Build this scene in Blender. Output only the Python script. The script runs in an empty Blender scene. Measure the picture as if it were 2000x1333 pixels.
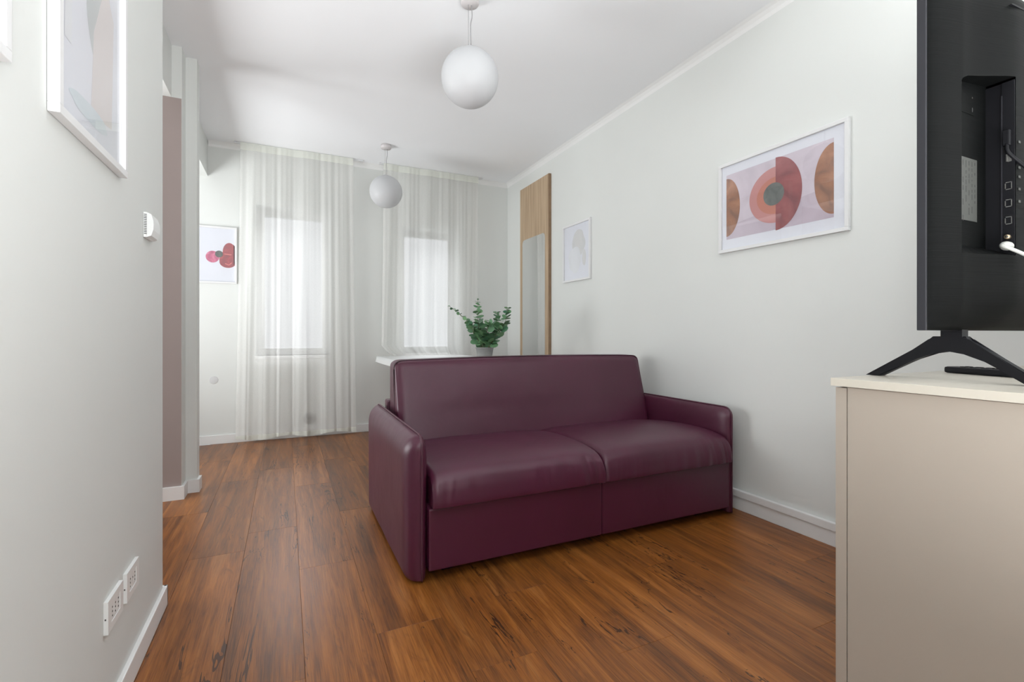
import bpy, bmesh, math, random
from mathutils import Vector, Matrix, noise
C = bpy.context.scene.collection
PI = math.pi
random.seed(7)

# ------------------------------------------------------------------ camera, world, lights, exposure
FPX, TH, EYE = 940.0, math.atan(442/940), 1.0
cam = bpy.data.objects.new('camera', bpy.data.cameras.new('camera')); C.objects.link(cam)
cam.location = (0, 0, EYE); cam.rotation_euler = (PI/2, 0, -TH)
cam.data.sensor_width = 36; cam.data.lens = FPX/2000*36
cam.data.shift_y = -(666.5-652)/2000; cam.data.clip_start = 0.02
bpy.context.scene.camera = cam

world = bpy.data.worlds.new('sky'); bpy.context.scene.world = world; world.use_nodes = True
bg = world.node_tree.nodes['Background']; bg.inputs[0].default_value = (0.93, 0.96, 1.0, 1); bg.inputs[1].default_value = 0.76

def area(name, loc, aim, size, power, col=(1, 1, 1), sy=None, spread=PI):
    l = bpy.data.lights.new(name, 'AREA'); l.energy = power; l.color = col; l.size = size; l.spread = spread
    if sy: l.shape = 'RECTANGLE'; l.size_y = sy
    o = bpy.data.objects.new(name, l); C.objects.link(o); o.location = loc
    o.rotation_euler = (Vector(aim)-Vector(loc)).to_track_quat('-Z', 'Y').to_euler()
    return o
area('sky_glow_light', (1.5, 10.6, 5.9), (0.6, 5.2, 1.4), 5.0, 640, (0.93, 0.96, 1.0), 3.0)       # bright overcast sky over the yard
area('side_room_fill', (-2.3, 3.9, 1.0), (1.1, 4.0, 2.73), 1.2, 30, (0.96, 0.985, 1.0), 1.1, 2.2)      # added fill, out of view in the side room, lifts the far ceiling
area('opening_fill', (-2.3, 2.95, 1.3), (2.0, 2.9, 2.0), 1.1, 29, (0.96, 0.985, 1.0), 1.5)                # unseen fill added behind the left wall for the right wall and sofa
area('bounce_fill', (0.6, -0.85, 0.55), (0.75, -0.25, 2.73), 1.4, 66, (0.965, 0.985, 1.0), 1.3, 2.45)       # fill added behind the camera, bounced off the ceiling
area('rear_fill', (2.05, -1.6, 1.5), (-0.4, 2.0, 0.9), 1.0, 15, (0.97, 0.985, 1.0), 1.3)            # made-up fill behind the camera, right, brightens the left wall
area('camera_flash', (0.0, -0.04, 1.19), (0.5, 2.2, 2.4), 0.10, 6.0, (0.97, 0.99, 1))
vs = bpy.context.scene.view_settings
vs.view_transform = 'Standard'; vs.look = 'None'; vs.exposure = 0.3; vs.gamma = 1.0; vs.use_curve_mapping = False

# ------------------------------------------------------------------ helpers
def srgb(r, g, b):
    f = lambda c: (c/255/12.92) if c/255 <= .04045 else ((c/255+.055)/1.055)**2.4
    return (f(r), f(g), f(b), 1)

class NT:
    def __init__(s, name):
        s.m = bpy.data.materials.new(name); s.m.use_nodes = True; s.t = s.m.node_tree; s.t.nodes.clear()
        s.out = s.t.nodes.new('ShaderNodeOutputMaterial')
    def n(s, typ, ins=None, **kw):
        d = s.t.nodes.new('ShaderNode'+typ)
        for k, v in kw.items(): setattr(d, k, v)
        for k, v in (ins or {}).items():
            if isinstance(v, bpy.types.NodeSocket): s.t.links.new(v, d.inputs[k])
            else: d.inputs[k].default_value = v
        return d
    def ramp(s, fac, stops):
        d = s.n('ValToRGB', {0: fac}); e = d.color_ramp.elements
        while len(e) < len(stops): e.new(0.5)
        for i, (p, c) in enumerate(stops): e[i].position = p; e[i].color = c
        return d.outputs[0]
    def mix(s, fac, a, b, blend='MIX'):
        d = s.n('Mix', data_type='RGBA', blend_type=blend)
        for i, v in ((0, fac), (6, a), (7, b)):
            if isinstance(v, bpy.types.NodeSocket): s.t.links.new(v, d.inputs[i])
            else: d.inputs[i].default_value = v
        return d.outputs[2]
    def math(s, op, a, b=0.0, c=0.0):
        return s.n('Math', {0: a, 1: b, 2: c}, operation=op).outputs[0]
    def finish(s, sh): s.t.links.new(sh, s.out.inputs[0]); return s.m

def plain(name, col, rough=0.5, var=0.03, scale=6.0, bump=0.0, bscale=300.0, metal=0.0, coat=0.0, spec=0.5):
    t = NT(name); tc = t.n('TexCoord').outputs['Object']
    nz = t.n('TexNoise', {'Vector': tc, 'Scale': scale, 'Detail': 4.0}).outputs[0]
    lo = tuple(c*(1-var) for c in col[:3])+(1,); hi = tuple(min(1, c*(1+var)) for c in col[:3])+(1,)
    c = t.ramp(nz, [(0.3, lo), (0.7, hi)])
    ins = {'Base Color': c, 'Roughness': rough, 'Metallic': metal, 'Coat Weight': coat, 'Specular IOR Level': spec}
    if bump:
        b = t.n('TexNoise', {'Vector': tc, 'Scale': bscale, 'Detail': 3.0}).outputs[0]
        ins['Normal'] = t.n('Bump', {'Height': b, 'Strength': bump, 'Distance': 0.002}).outputs[0]
    return t.finish(t.n('BsdfPrincipled', ins).outputs[0])

M = {}
M['wall'] = plain('wall_paint', srgb(220, 222, 219), 0.7, 0.012, 1.5, 0.06, 120)
M['ceil'] = plain('ceiling_paint', srgb(240, 241, 243), 0.75, 0.01, 1.2, 0.05, 120)
M['trim'] = plain('white_trim_paint', srgb(232, 232, 231), 0.4, 0.01)
M['frame'] = plain('white_frame_lacquer', srgb(224, 224, 224), 0.35, 0.01)
M['plastic'] = plain('white_plastic', srgb(232, 233, 232), 0.35, 0.01)
M['slot'] = plain('dark_slot', srgb(52, 52, 50), 0.6)
M['mat'] = plain('mat_board', srgb(222, 224, 232), 0.8, 0.01)
M['laminate'] = plain('beige_laminate', srgb(166, 156, 145), 0.45, 0.02, 3, 0.04, 400)
M['worktop'] = plain('beige_worktop', srgb(192, 186, 174), 0.4, 0.02, 3, 0.04, 400)
M['tv_side'] = plain('tv_bezel_plastic', srgb(44, 44, 48), 0.42, 0.05, spec=0.25)
M['tv_dark'] = plain('black_plastic', srgb(20, 20, 23), 0.5, 0.05, spec=0.15)
M['stand'] = plain('stand_plastic', srgb(24, 24, 28), 0.45, 0.05, spec=0.2)
M['label'] = plain('label_print', srgb(62, 63, 60), 0.5, 0.03)
M['ink'] = plain('label_ink', srgb(50, 50, 50), 0.6)
M['steel'] = plain('brushed_steel', srgb(190, 188, 184), 0.3, 0.05, metal=1.0)
M['brass'] = plain('socket_metal', srgb(200, 180, 150), 0.3, 0.05, metal=0.8)
M['cable_w'] = plain('white_cable', srgb(176, 177, 172), 0.45, 0.02)
M['globe'] = plain('opal_glass', srgb(196, 197, 199), 0.5, 0.005)
M['canopy'] = plain('canopy_metal', srgb(205, 200, 200), 0.4, 0.03)
M['cord'] = plain('grey_cord', srgb(150, 148, 150), 0.5)
M['cloth'] = plain('white_tablecloth', srgb(218, 219, 218), 0.55, 0.01)
M['pot'] = plain('grey_pot', srgb(136, 136, 134), 0.7, 0.04, 20)
M['soil'] = plain('dark_soil', srgb(50, 42, 34), 0.9, 0.3, 60, 0.6, 80)
M['stem'] = plain('plant_stem', srgb(104, 100, 74), 0.6, 0.1)
M['plate'] = plain('plate_paint', srgb(208, 208, 208), 0.7, 0.01)
M['jamb_shade'] = plain('jamb_shade_taupe', srgb(158, 144, 140), 0.45, 0.01)  # shade on the pier face painted in as taupe
M['outside'] = plain('pale_render', srgb(225, 225, 225), 0.9, 0.02)
M['subfloor'] = plain('dark_screed', srgb(50, 30, 20), 0.8)
M['alu'] = plain('aluminium_track', srgb(212, 213, 214), 0.5, 0.02, metal=0.2)

def leather():
    t = NT('burgundy_leatherette'); tc = t.n('TexCoord').outputs['Object']
    nz = t.n('TexNoise', {'Vector': tc, 'Scale': 2.5, 'Detail': 3.0}).outputs[0]
    c = t.ramp(nz, [(0.3, srgb(70, 20, 43)), (0.7, srgb(78, 24, 50))])
    v = t.n('TexVoronoi', {'Vector': tc, 'Scale': 420.0}, feature='DISTANCE_TO_EDGE').outputs[0]
    b = t.n('Bump', {'Height': v, 'Strength': 0.12, 'Distance': 0.001}).outputs[0]
    w = t.n('TexNoise', {'Vector': tc, 'Scale': 7.0, 'Detail': 3.0, 'Distortion': 0.6}).outputs[0]
    b2 = t.n('Bump', {'Height': w, 'Strength': 0.12, 'Distance': 0.02, 'Normal': b}).outputs[0]
    return t.finish(t.n('BsdfPrincipled', {'Base Color': c, 'Roughness': 0.42, 'Normal': b2, 'Specular IOR Level': 0.6}).outputs[0])
M['leather'] = leather()
M['piping'] = plain('burgundy_piping', srgb(78, 38, 54), 0.5, 0.05)

def wood_floor():
    t = NT('walnut_plank'); tc = t.n('TexCoord').outputs['Object']; rnd = t.n('ObjectInfo').outputs['Random']
    off = t.n('CombineXYZ', {0: t.math('MULTIPLY', rnd, 37.0), 1: t.math('MULTIPLY', rnd, 91.0), 2: t.math('MULTIPLY', rnd, 13.0)}).outputs[0]
    p = t.n('VectorMath', {0: tc, 1: off}, operation='ADD').outputs[0]
    def st(sx, sy, sc, det=4.0, dist=0.0):
        mp = t.n('Mapping', {'Vector': p, 'Scale': (sx, sy, 1)}).outputs[0]
        return t.n('TexNoise', {'Vector': mp, 'Scale': sc, 'Detail': det, 'Distortion': dist, 'Roughness': 0.6}).outputs[0]
    broad = st(4.2, 0.36, 1.5, 4.0, 0.9); mid = st(14, 0.8, 1.6, 6.0, 0.8); fine = st(150, 4, 2.0, 3.0)
    c = t.ramp(broad, [(0.36, srgb(72, 46, 34)), (0.46, srgb(108, 69, 46)), (0.55, srgb(142, 92, 60)), (0.66, srgb(178, 124, 84))])
    c = t.mix(0.5, c, t.ramp(mid, [(0.36, srgb(60, 40, 31)), (0.48, srgb(118, 76, 50)), (0.56, srgb(148, 98, 64)), (0.66, srgb(188, 136, 94))]))
    c = t.mix(0.3, c, t.ramp(fine, [(0.36, srgb(74, 47, 32)), (0.6, srgb(170, 118, 78))]))
    # per plank tone
    hv = t.n('HueSaturation', {'Color': c, 'Value': t.math('MULTIPLY_ADD', t.math('FRACT', t.math('MULTIPLY', rnd, 7.31)), 0.26, 0.82),
                               'Saturation': 1.14}).outputs[0]
    # dark cracks that wander along the board
    cr = st(4, 0.5, 1.5, 5.0, 0.9)
    ln = t.math('ABSOLUTE', t.math('SUBTRACT', cr, 0.5)); msk = st(2.2, 0.9, 1.9, 2.0)
    thin = t.math('LESS_THAN', ln, t.math('MULTIPLY', t.math('MAXIMUM', t.math('SUBTRACT', msk, 0.47), 0.0), 0.045))
    c2 = t.mix(t.math('MULTIPLY', thin, 0.8), hv, srgb(44, 27, 20))
    # soft knots / dark clouds
    kn = st(7, 1.6, 1.4, 4.0, 2.0)
    c3 = t.mix(t.ramp(kn, [(0.60, (0, 0, 0, 1)), (0.74, (.6, .6, .6, 1))]), c2, srgb(74, 44, 28))
    bh = t.math('SUBTRACT', t.math('MULTIPLY', fine, 0.5), thin)
    b = t.n('Bump', {'Height': bh, 'Strength': 0.25, 'Distance': 0.0012}).outputs[0]
    rg = t.math('MULTIPLY_ADD', fine, 0.16, 0.25)
    return t.finish(t.n('BsdfPrincipled', {'Base Color': c3, 'Roughness': rg, 'Normal': b, 'Specular IOR Level': 0.38}).outputs[0])
M['floor'] = wood_floor()

def oak():
    t = NT('light_oak'); tc = t.n('TexCoord').outputs['Object']
    mp = t.n('Mapping', {'Vector': tc, 'Scale': (30, 30, 1.0)}).outputs[0]
    a = t.n('TexNoise', {'Vector': mp, 'Scale': 1.6, 'Detail': 6.0, 'Distortion': 0.4}).outputs[0]
    c = t.ramp(a, [(0.3, srgb(158, 134, 108)), (0.5, srgb(180, 156, 128)), (0.7, srgb(192, 168, 140))])
    return t.finish(t.n('BsdfPrincipled', {'Base Color': c, 'Roughness': 0.55}).outputs[0])
M['oak'] = oak()
M['oak_edge'] = plain('oak_edge_band', srgb(138, 112, 86), 0.5, 0.1, 20)

def sheer(name, trans, col):
    t = NT(name); tc = t.n('TexCoord').outputs['Object']
    w = t.n('TexNoise', {'Vector': tc, 'Scale': 260.0, 'Detail': 2.0}).outputs[0]
    dif = t.n('BsdfDiffuse', {'Color': col}).outputs[0]
    trl = t.n('BsdfTranslucent', {'Color': col}).outputs[0]
    a = t.n('MixShader', {0: 0.24, 1: dif, 2: trl}).outputs[0]
    f = t.math('MULTIPLY_ADD', w, 0.16, trans-0.08)
    return t.finish(t.n('MixShader', {0: f, 1: a, 2: t.n('BsdfTransparent').outputs[0]}).outputs[0])
M['sheer'] = sheer('sheer_voile', 0.42, srgb(234, 234, 231))
M['tape'] = sheer('heading_tape', 0.10, srgb(230, 232, 224))

def glass(name='clear_pane', rough=0.02, k=0.80, f0=0.045):
    t = NT(name)
    g = t.n('BsdfGlossy', {'Roughness': rough, 'Color': (1, 1, 1, 1)}).outputs[0]
    fc = t.n('LayerWeight', {'Blend': 0.5}).outputs['Facing']
    fr = t.math('MULTIPLY_ADD', t.math('POWER', fc, 5.0), k, f0)
    return t.finish(t.n('MixShader', {0: fr, 1: t.n('BsdfTransparent').outputs[0], 2: g}).outputs[0])
M['glass'] = glass()
M['window_glass'] = glass('window_pane', 0.3, 0.3, 0.02)
def mirror():
    t = NT('mirror_silver'); tc = t.n('TexCoord').outputs['Object']
    n_ = t.n('TexNoise', {'Vector': tc, 'Scale': 3.0}).outputs[0]
    return t.finish(t.n('BsdfPrincipled', {'Base Color': (.93, .94, .94, 1), 'Metallic': 1.0, 'Roughness': t.math('MULTIPLY_ADD', n_, 0.01, 0.01)}).outputs[0])
M['mirror'] = mirror()
def tvback():
    t = NT('brushed_tv_back'); tc = t.n('TexCoord').outputs['Object']
    mp = t.n('Mapping', {'Vector': tc, 'Scale': (1, 1, 60)}).outputs[0]
    a = t.n('TexNoise', {'Vector': mp, 'Scale': 6.0, 'Detail': 3.0}).outputs[0]
    b = t.n('Bump', {'Height': a, 'Strength': 0.35, 'Distance': 0.001}).outputs[0]
    c = t.ramp(a, [(0.3, srgb(7, 8, 8)), (0.7, srgb(12, 13, 13))])
    return t.finish(t.n('BsdfPrincipled', {'Base Color': c, 'Roughness': 0.55, 'Normal': b, 'Specular IOR Level': 0.07}).outputs[0])
M['tv'] = tvback()
def leafmat():
    t = NT('eucalyptus_leaf'); r = t.n('ObjectInfo').outputs['Random']; tc = t.n('TexCoord').outputs['Object']
    n_ = t.n('TexNoise', {'Vector': tc, 'Scale': 60.0}).outputs[0]
    c = t.ramp(r, [(0.0, srgb(64, 104, 74)), (0.4, srgb(94, 140, 98)), (0.75, srgb(118, 160, 108)), (1.0, srgb(72, 130, 102))])
    c = t.mix(t.math('MULTIPLY', n_, 0.4), c, srgb(120, 150, 120))
    return t.finish(t.n('BsdfPrincipled', {'Base Color': c, 'Roughness': 0.5}).outputs[0])
M['leaf'] = leafmat()
def cloudy(name, a, b, c, scale=9.0):
    t = NT(name); tc = t.n('TexCoord').outputs['Object']
    n_ = t.n('TexNoise', {'Vector': tc, 'Scale': scale, 'Detail': 5.0, 'Distortion': 0.8}).outputs[0]
    return t.finish(t.n('BsdfPrincipled', {'Base Color': t.ramp(n_, [(0.35, a), (0.5, b), (0.65, c)]), 'Roughness': 0.7}).outputs[0])

# ---- geometry helpers
def setp(o, label=None, cat=None, group=None, kind=None):
    if label: o['label'] = label
    if cat: o['category'] = cat
    if group: o['group'] = group
    if kind: o['kind'] = kind
    return o
def empty(name, loc, label, cat, group=None):
    o = bpy.data.objects.new(name, None); o.location = loc; o.empty_display_size = 0.05; C.objects.link(o)
    return setp(o, label, cat, group)
def wloc(o):
    v = Vector((0, 0, 0))
    while o: v += o.location; o = o.parent
    return v
def obj(name, bm, mat, parent=None, smooth=False, origin=None, label=None):
    """link a bmesh drawn in world coordinates as one object; origin defaults to the base centre"""
    bmesh.ops.recalc_face_normals(bm, faces=bm.faces[:])
    xs = [v.co for v in bm.verts]
    if origin is None:
        origin = Vector(((min(v.x for v in xs)+max(v.x for v in xs))/2, (min(v.y for v in xs)+max(v.y for v in xs))/2, min(v.z for v in xs)))
    origin = Vector(origin)
    bmesh.ops.translate(bm, verts=bm.verts[:], vec=-origin)
    me = bpy.data.meshes.new(name); bm.to_mesh(me); bm.free()
    if smooth:
        for p in me.polygons: p.use_smooth = True
    for m_ in (mat if isinstance(mat, (list, tuple)) else [mat]): me.materials.append(m_)
    o = bpy.data.objects.new(name, me); C.objects.link(o)
    if parent: o.parent = parent; o.location = origin-wloc(parent)
    else: o.location = origin
    if label: o['label'] = label
    return o
def box(bm, x0, x1, y0, y1, z0, z1, bev=0.0, seg=2):
    b2 = bmesh.new(); bmesh.ops.create_cube(b2, size=1)
    for v in b2.verts: v.co = Vector(((x0+x1)/2+v.co.x*(x1-x0), (y0+y1)/2+v.co.y*(y1-y0), (z0+z1)/2+v.co.z*(z1-z0)))
    if bev: bmesh.ops.bevel(b2, geom=b2.edges[:], offset=bev, segments=seg, affect='EDGES', profile=0.6)
    return merge(bm, b2)
def merge(bm, b2):
    mp = {}
    new = []
    for v in b2.verts: mp[v] = bm.verts.new(v.co); new.append(mp[v])
    for f in b2.faces:
        try: nf = bm.faces.new([mp[v] for v in f.verts]); nf.smooth = f.smooth
        except ValueError: pass
    b2.free(); return new
def B(*a, **k): bm = bmesh.new(); box(bm, *a, **k); return bm
def frame_basis(d):
    d = d.normalized(); u = d.orthogonal().normalized(); return u, d.cross(u)
def tube(bm, pts, r, n=10, cap=True):
    pts = [Vector(p) for p in pts]; rs = r if isinstance(r, (list, tuple)) else [r]*len(pts)
    d0 = pts[1]-pts[0]; u, _ = frame_basis(d0); rings = []
    for i, p in enumerate(pts):
        d = (pts[min(i+1, len(pts)-1)]-pts[max(i-1, 0)]).normalized()
        u = (u-d*u.dot(d)).normalized(); w = d.cross(u)
        rings.append([bm.verts.new(p+(u*math.cos(2*PI*k/n)+w*math.sin(2*PI*k/n))*rs[i]) for k in range(n)])
    for a, b in zip(rings, rings[1:]):
        for k in range(n): bm.faces.new((a[k], a[(k+1) % n], b[(k+1) % n], b[k])).smooth = True
    if cap: bm.faces.new(rings[0][::-1]); bm.faces.new(rings[-1])
def lathe(bm, c, prof, n=32, axis='Z'):
    rings = []
    for r, h in prof:
        ring = []
        for k in range(n):
            a = 2*PI*k/n
            p = (r*math.cos(a), r*math.sin(a), h)
            if axis == 'X': p = (h, p[0], p[1])
            if axis == 'Y': p = (p[0], h, p[1])
            ring.append(bm.verts.new(Vector(c)+Vector(p)))
        rings.append(ring)
    for a, b in zip(rings, rings[1:]):
        for k in range(n): bm.faces.new((a[k], a[(k+1) % n], b[(k+1) % n], b[k])).smooth = True
    if prof[0][0] > 1e-5: bm.faces.new(rings[0][::-1])
    if prof[-1][0] > 1e-5: bm.faces.new(rings[-1])
def spline(pts, n=8):
    pts = [Vector(p) for p in pts]; out = []
    P = [pts[0]*2-pts[1]]+pts+[pts[-1]*2-pts[-2]]
    for i in range(1, len(P)-2):
        for k in range(n):
            t = k/n; a, b, c, d = P[i-1], P[i], P[i+1], P[i+2]
            out.append(0.5*((2*b)+(c-a)*t+(2*a-5*b+4*c-d)*t*t+(3*b-a-3*c+d)*t**3))
    out.append(pts[-1]); return out
def prism(bm, pts, vec):
    vec = Vector(vec); a = [bm.verts.new(Vector(p)) for p in pts]; b = [bm.verts.new(Vector(p)+vec) for p in pts]; n = len(a)
    bm.faces.new(a); bm.faces.new(b[::-1])
    for i in range(n): bm.faces.new((a[i], b[i], b[(i+1) % n], a[(i+1) % n]))

# ------------------------------------------------------------------ the room shell
XR, XL, YB, ZC, YN = 2.334, -0.408, 5.085, 2.735, -1.8
XS = -2.6                                     # far wall of the side room
def struct(name, bm, m): return setp(obj(name, bm, m), kind='structure')
struct('ceiling', B(XS, XR, YN, YB, ZC, ZC+0.1), M['ceil'])
struct('wall_right', B(XR, XR+0.12, YN, YB, 0, ZC), M['wall'])
struct('wall_left', B(XL-0.24, XL, YN, 2.14, 0, ZC), M['wall'])
struct('wall_near', B(XS, XR, YN-0.12, YN, 0, ZC), M['wall'])
struct('wall_side', B(XS-0.12, XS, YN, YB, 0, ZC), M['wall'])
bm = bmesh.new()
W1, W2 = (-0.25, 0.405, 0.79, 2.21), (1.115, 1.745, 0.79, 2.13)
D = 0.34
for x0, x1 in ((XS, W1[0]), (W1[1], W2[0]), (W2[1], XR)): box(bm, x0, x1, YB, YB+D, 0, ZC)
for x0, x1, z0, z1 in (W1, W2):
    box(bm, x0, x1, YB, YB+D, 0, z0); box(bm, x0, x1, YB, YB+D, z1, ZC)
struct('wall_back', bm, M['wall'])
# stepped pier and the lintel beam over the two side openings
bm = bmesh.new(); box(bm, -1.15, -0.568, 3.485, 3.60, 0, ZC); box(bm, -1.15, -0.507, 3.60, 3.69, 0, ZC)
struct('wall_pier', bm, M['wall'])
bm = bmesh.new(); box(bm, -0.76, -0.62, 2.14, 3.485, 2.42, ZC); box(bm, -0.76, -0.635, 3.69, YB, 2.42, ZC)
struct('wall_beam', bm, M['wall'])
struct('pier_shade_panel', B(-1.15, -0.5705, 3.4815, 3.485, 0.08, 2.42), M['jamb_shade'])  # thin added panel, its darker colour stands for shade under the beam
# shallow cove under the ceiling
def cove(name, pts_pairs):
    bm = bmesh.new()
    for (x0, y0, x1, y1, nx, ny) in pts_pairs:
        s = 0.04
        prof = [(0, 0), (s, 0), (s*0.55, -0.010), (s*0.2, -0.026), (0, -0.045)]
        prism(bm, [(x0+nx*a, y0+ny*a, ZC+b) for a, b in prof], (x1-x0, y1-y0, 0))
    struct(name, bm, M['trim'])
cove('trim_1', [(XR, YN, XR, YB, -1, 0)])
cove('trim_2', [(-0.63, YB, XR, YB, 0, -1)])
cove('trim_3', [(XL, YN, XL, 2.14, 1, 0)])
# baseboards
def bb(name, boxes, bev=0.003):
    bm = bmesh.new()
    for b in boxes: box(bm, *b, bev=bev)
    struct(name, bm, M['trim'])
bb('baseboard_left', [(XL, XL+0.014, YN, 2.154, 0, 0.072), (XL-0.24, XL+0.014, 2.14, 2.154, 0, 0.072)])
bb('baseboard_back', [(XS, XR, YB-0.014, YB, 0, 0.08)])
bb('baseboard_pier', [(-1.15, -0.568, 3.467, 3.481, 0, 0.08), (-0.568, -0.554, 3.467, 3.586, 0, 0.08),
                      (-0.568, -0.507, 3.586, 3.60, 0, 0.08), (-0.507, -0.493, 3.586, 3.69, 0, 0.08)], 0)
bb('baseboard_right', [(XR-0.012, XR, YN, YB-0.014, 0, 0.074)])
bm = bmesh.new(); box(bm, XR-0.022, XR, 0.7, YB-0.014, 0.075, 0.114, bev=0.004)
struct('trim_4', bm, M['trim'])

# windows: reveal lining, frame, two sashes with glass, sill
def window(name, w):
    x0, x1, z0, z1 = w; y = YB+0.20
    r = bmesh.new(); box(r, x0-0.0, x1+0.0, YB-0.015, y, z0-0.03, z0, bev=0.004)
    root = struct(name, r, M['trim'])
    f = bmesh.new(); k = 0.035
    box(f, x0, x0+k, y, y+0.06, z0, z1); box(f, x1-k, x1, y, y+0.06, z0, z1)
    box(f, x0+k, x1-k, y, y+0.06, z0, z0+k); box(f, x0+k, x1-k, y, y+0.06, z1-k, z1)
    obj('window_frame', f, M['trim'], root)
    s = bmesh.new(); a0, a1, b0, b1 = x0+k, x1-k, z0+k, z1-k; q = 0.03
    box(s, a0, a0+q, y+.01, y+.05, b0, b1, bev=.003); box(s, a1-q, a1, y+.01, y+.05, b0, b1, bev=.003)
    box(s, a0+q, a1-q, y+.01, y+.05, b0, b0+q, bev=.003); box(s, a0+q, a1-q, y+.01, y+.05, b1-q, b1, bev=.003)
    sa = obj('sash', s, M['trim'], root)
    obj('pane', B(a0+q, a1-q, y+.027, y+.033, b0+q, b1-q), M['window_glass'], sa)
    return root
window('window_1', W1); window('window_2', W2)
# courtyard outside the windows
struct('ground', B(-6, 8, YB+D, 16, -3.2, -3.0), M['outside'])

# floor of walnut-look planks, laid towards the windows
fl = struct('floor', B(XS, XR, YN, YB, -0.03, -0.006), M['subfloor'])
PW, PL, E0 = 0.2225, 1.22, 0.0520
joints = {-2: 2.528, -1: 1.518, 0: 2.228, 1: 1.64, 2: 1.337, 3: 1.682, 4: 1.217, 5: 2.02, 6: 1.619, 7: 2.26, 8: 1.86, 9: 1.364}
cache = {}
for k in range(-12, 11):
    x0, x1 = E0+k*PW, E0+(k+1)*PW
    x0 = max(x0, XS); x1 = min(x1, XR)
    if x1-x0 < 0.01: continue
    j = joints.get(k, 1.1+((k*0.437) % 1)*1.22); y = j-5*PL
    while y < YB:
        a, b = max(y, YN), min(y+PL, YB); y += PL
        if b-a < 0.02: continue
        key = (round(x1-x0, 3), round(b-a, 3))
        if key not in cache:
            g = 0.0003; w, l = x1-x0, b-a
            p = bmesh.new(); bmesh.ops.create_cube(p, size=1)
            for v in p.verts: v.co = Vector((v.co.x*(w-2*g), v.co.y*(l-2*g), v.co.z*0.006-0.003))
            top = [e for e in p.edges if all(v.co.z > -0.001 for v in e.verts)]
            bmesh.ops.bevel(p, geom=top, offset=0.0005, segments=1, affect='EDGES')
            me = bpy.data.meshes.new('plank'); p.to_mesh(me); p.free(); me.materials.append(M['floor']); cache[key] = me
        o = bpy.data.objects.new('plank', cache[key]); C.objects.link(o); o.parent = fl
        o.location = Vector(((x0+x1)/2, (a+b)/2, 0))-fl.location

# ------------------------------------------------------------------ sofa
def pad(x0, x1, y0, y1, z0, z1, r, n=(24, 16, 10), fn=None):
    """rounded, stuffed block: a gridded cube wrapped to a rounded box, then fn(p, u, v, w, nrm) displaces"""
    bm = bmesh.new(); cx, cy, cz = (x0+x1)/2, (y0+y1)/2, (z0+z1)/2; hx, hy, hz = (x1-x0)/2, (y1-y0)/2, (z1-z0)/2
    seen = {}
    def vert(u, v, w):
        key = (round(u, 5), round(v, 5), round(w, 5))
        if key in seen: return seen[key]
        p = Vector((u*hx, v*hy, w*hz))
        rr = r if isinstance(r, (tuple, list)) else (r, r, r)
        q = Vector((max(-hx+rr[0], min(hx-rr[0], p.x)), max(-hy+rr[1], min(hy-rr[1], p.y)), max(-hz+rr[2], min(hz-rr[2], p.z))))
        d = p-q; dn = Vector((d.x/rr[0], d.y/rr[1], d.z/rr[2]))
        if dn.length > 1e-6: dn.normalize()
        p2 = q+Vector((dn.x*rr[0], dn.y*rr[1], dn.z*rr[2]))
        if fn: p2 = fn(p2, u, v, w, dn)
        seen[key] = bm.verts.new(p2+Vector((cx, cy, cz))); return seen[key]
    def lin(k, rr, h):
        # denser towards the ends so the rounding is smooth
        return [math.sin((i/k*2-1)*PI/2)*0.45+(i/k*2-1)*0.55 for i in range(k+1)]
    U, V, Wd = lin(n[0], 0, 0), lin(n[1], 0, 0), lin(n[2], 0, 0)
    def face(a, b, c, d):
        vs_ = []
        for q in (a, b, c, d):
            t_ = vert(*q)
            if t_ not in vs_: vs_.append(t_)
        if len(vs_) > 2:
            try: bm.faces.new(vs_).smooth = True
            except ValueError: pass
    for s in (-1, 1):
        for i in range(n[0]):
            for j in range(n[1]): face((U[i], V[j], s), (U[i+1], V[j], s), (U[i+1], V[j+1], s), (U[i], V[j+1], s))
            for j in range(n[2]): face((U[i], s, Wd[j]), (U[i+1], s, Wd[j]), (U[i+1], s, Wd[j+1]), (U[i], s, Wd[j+1]))
        for i in range(n[1]):
            for j in range(n[2]): face((s, V[i], Wd[j]), (s, V[i+1], Wd[j]), (s, V[i+1], Wd[j+1]), (s, V[i], Wd[j+1]))
    return bm
sofa = empty('sofa', (1.35, 2.37, 0), 'burgundy leatherette two-seat sofa with slim piped arms, standing on the plank floor', 'sofa')
SX0, SX1 = 0.525, 2.185
bm = bmesh.new(); box(bm, SX0-0.01, 1.349, 1.872, 2.84, 0.05, 0.30, bev=0.008); box(bm, 1.351, SX1+0.005, 1.872, 2.84, 0.05, 0.30, bev=0.008)
obj('base', bm, M['leather'], sofa)
for x in (0.62, 2.06):
    for y in (1.99, 2.74): obj('foot', B(x-0.025, x+0.025, y-0.025, y+0.025, 0, 0.052, bev=0.004), M['tv_dark'], sofa)
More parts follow.
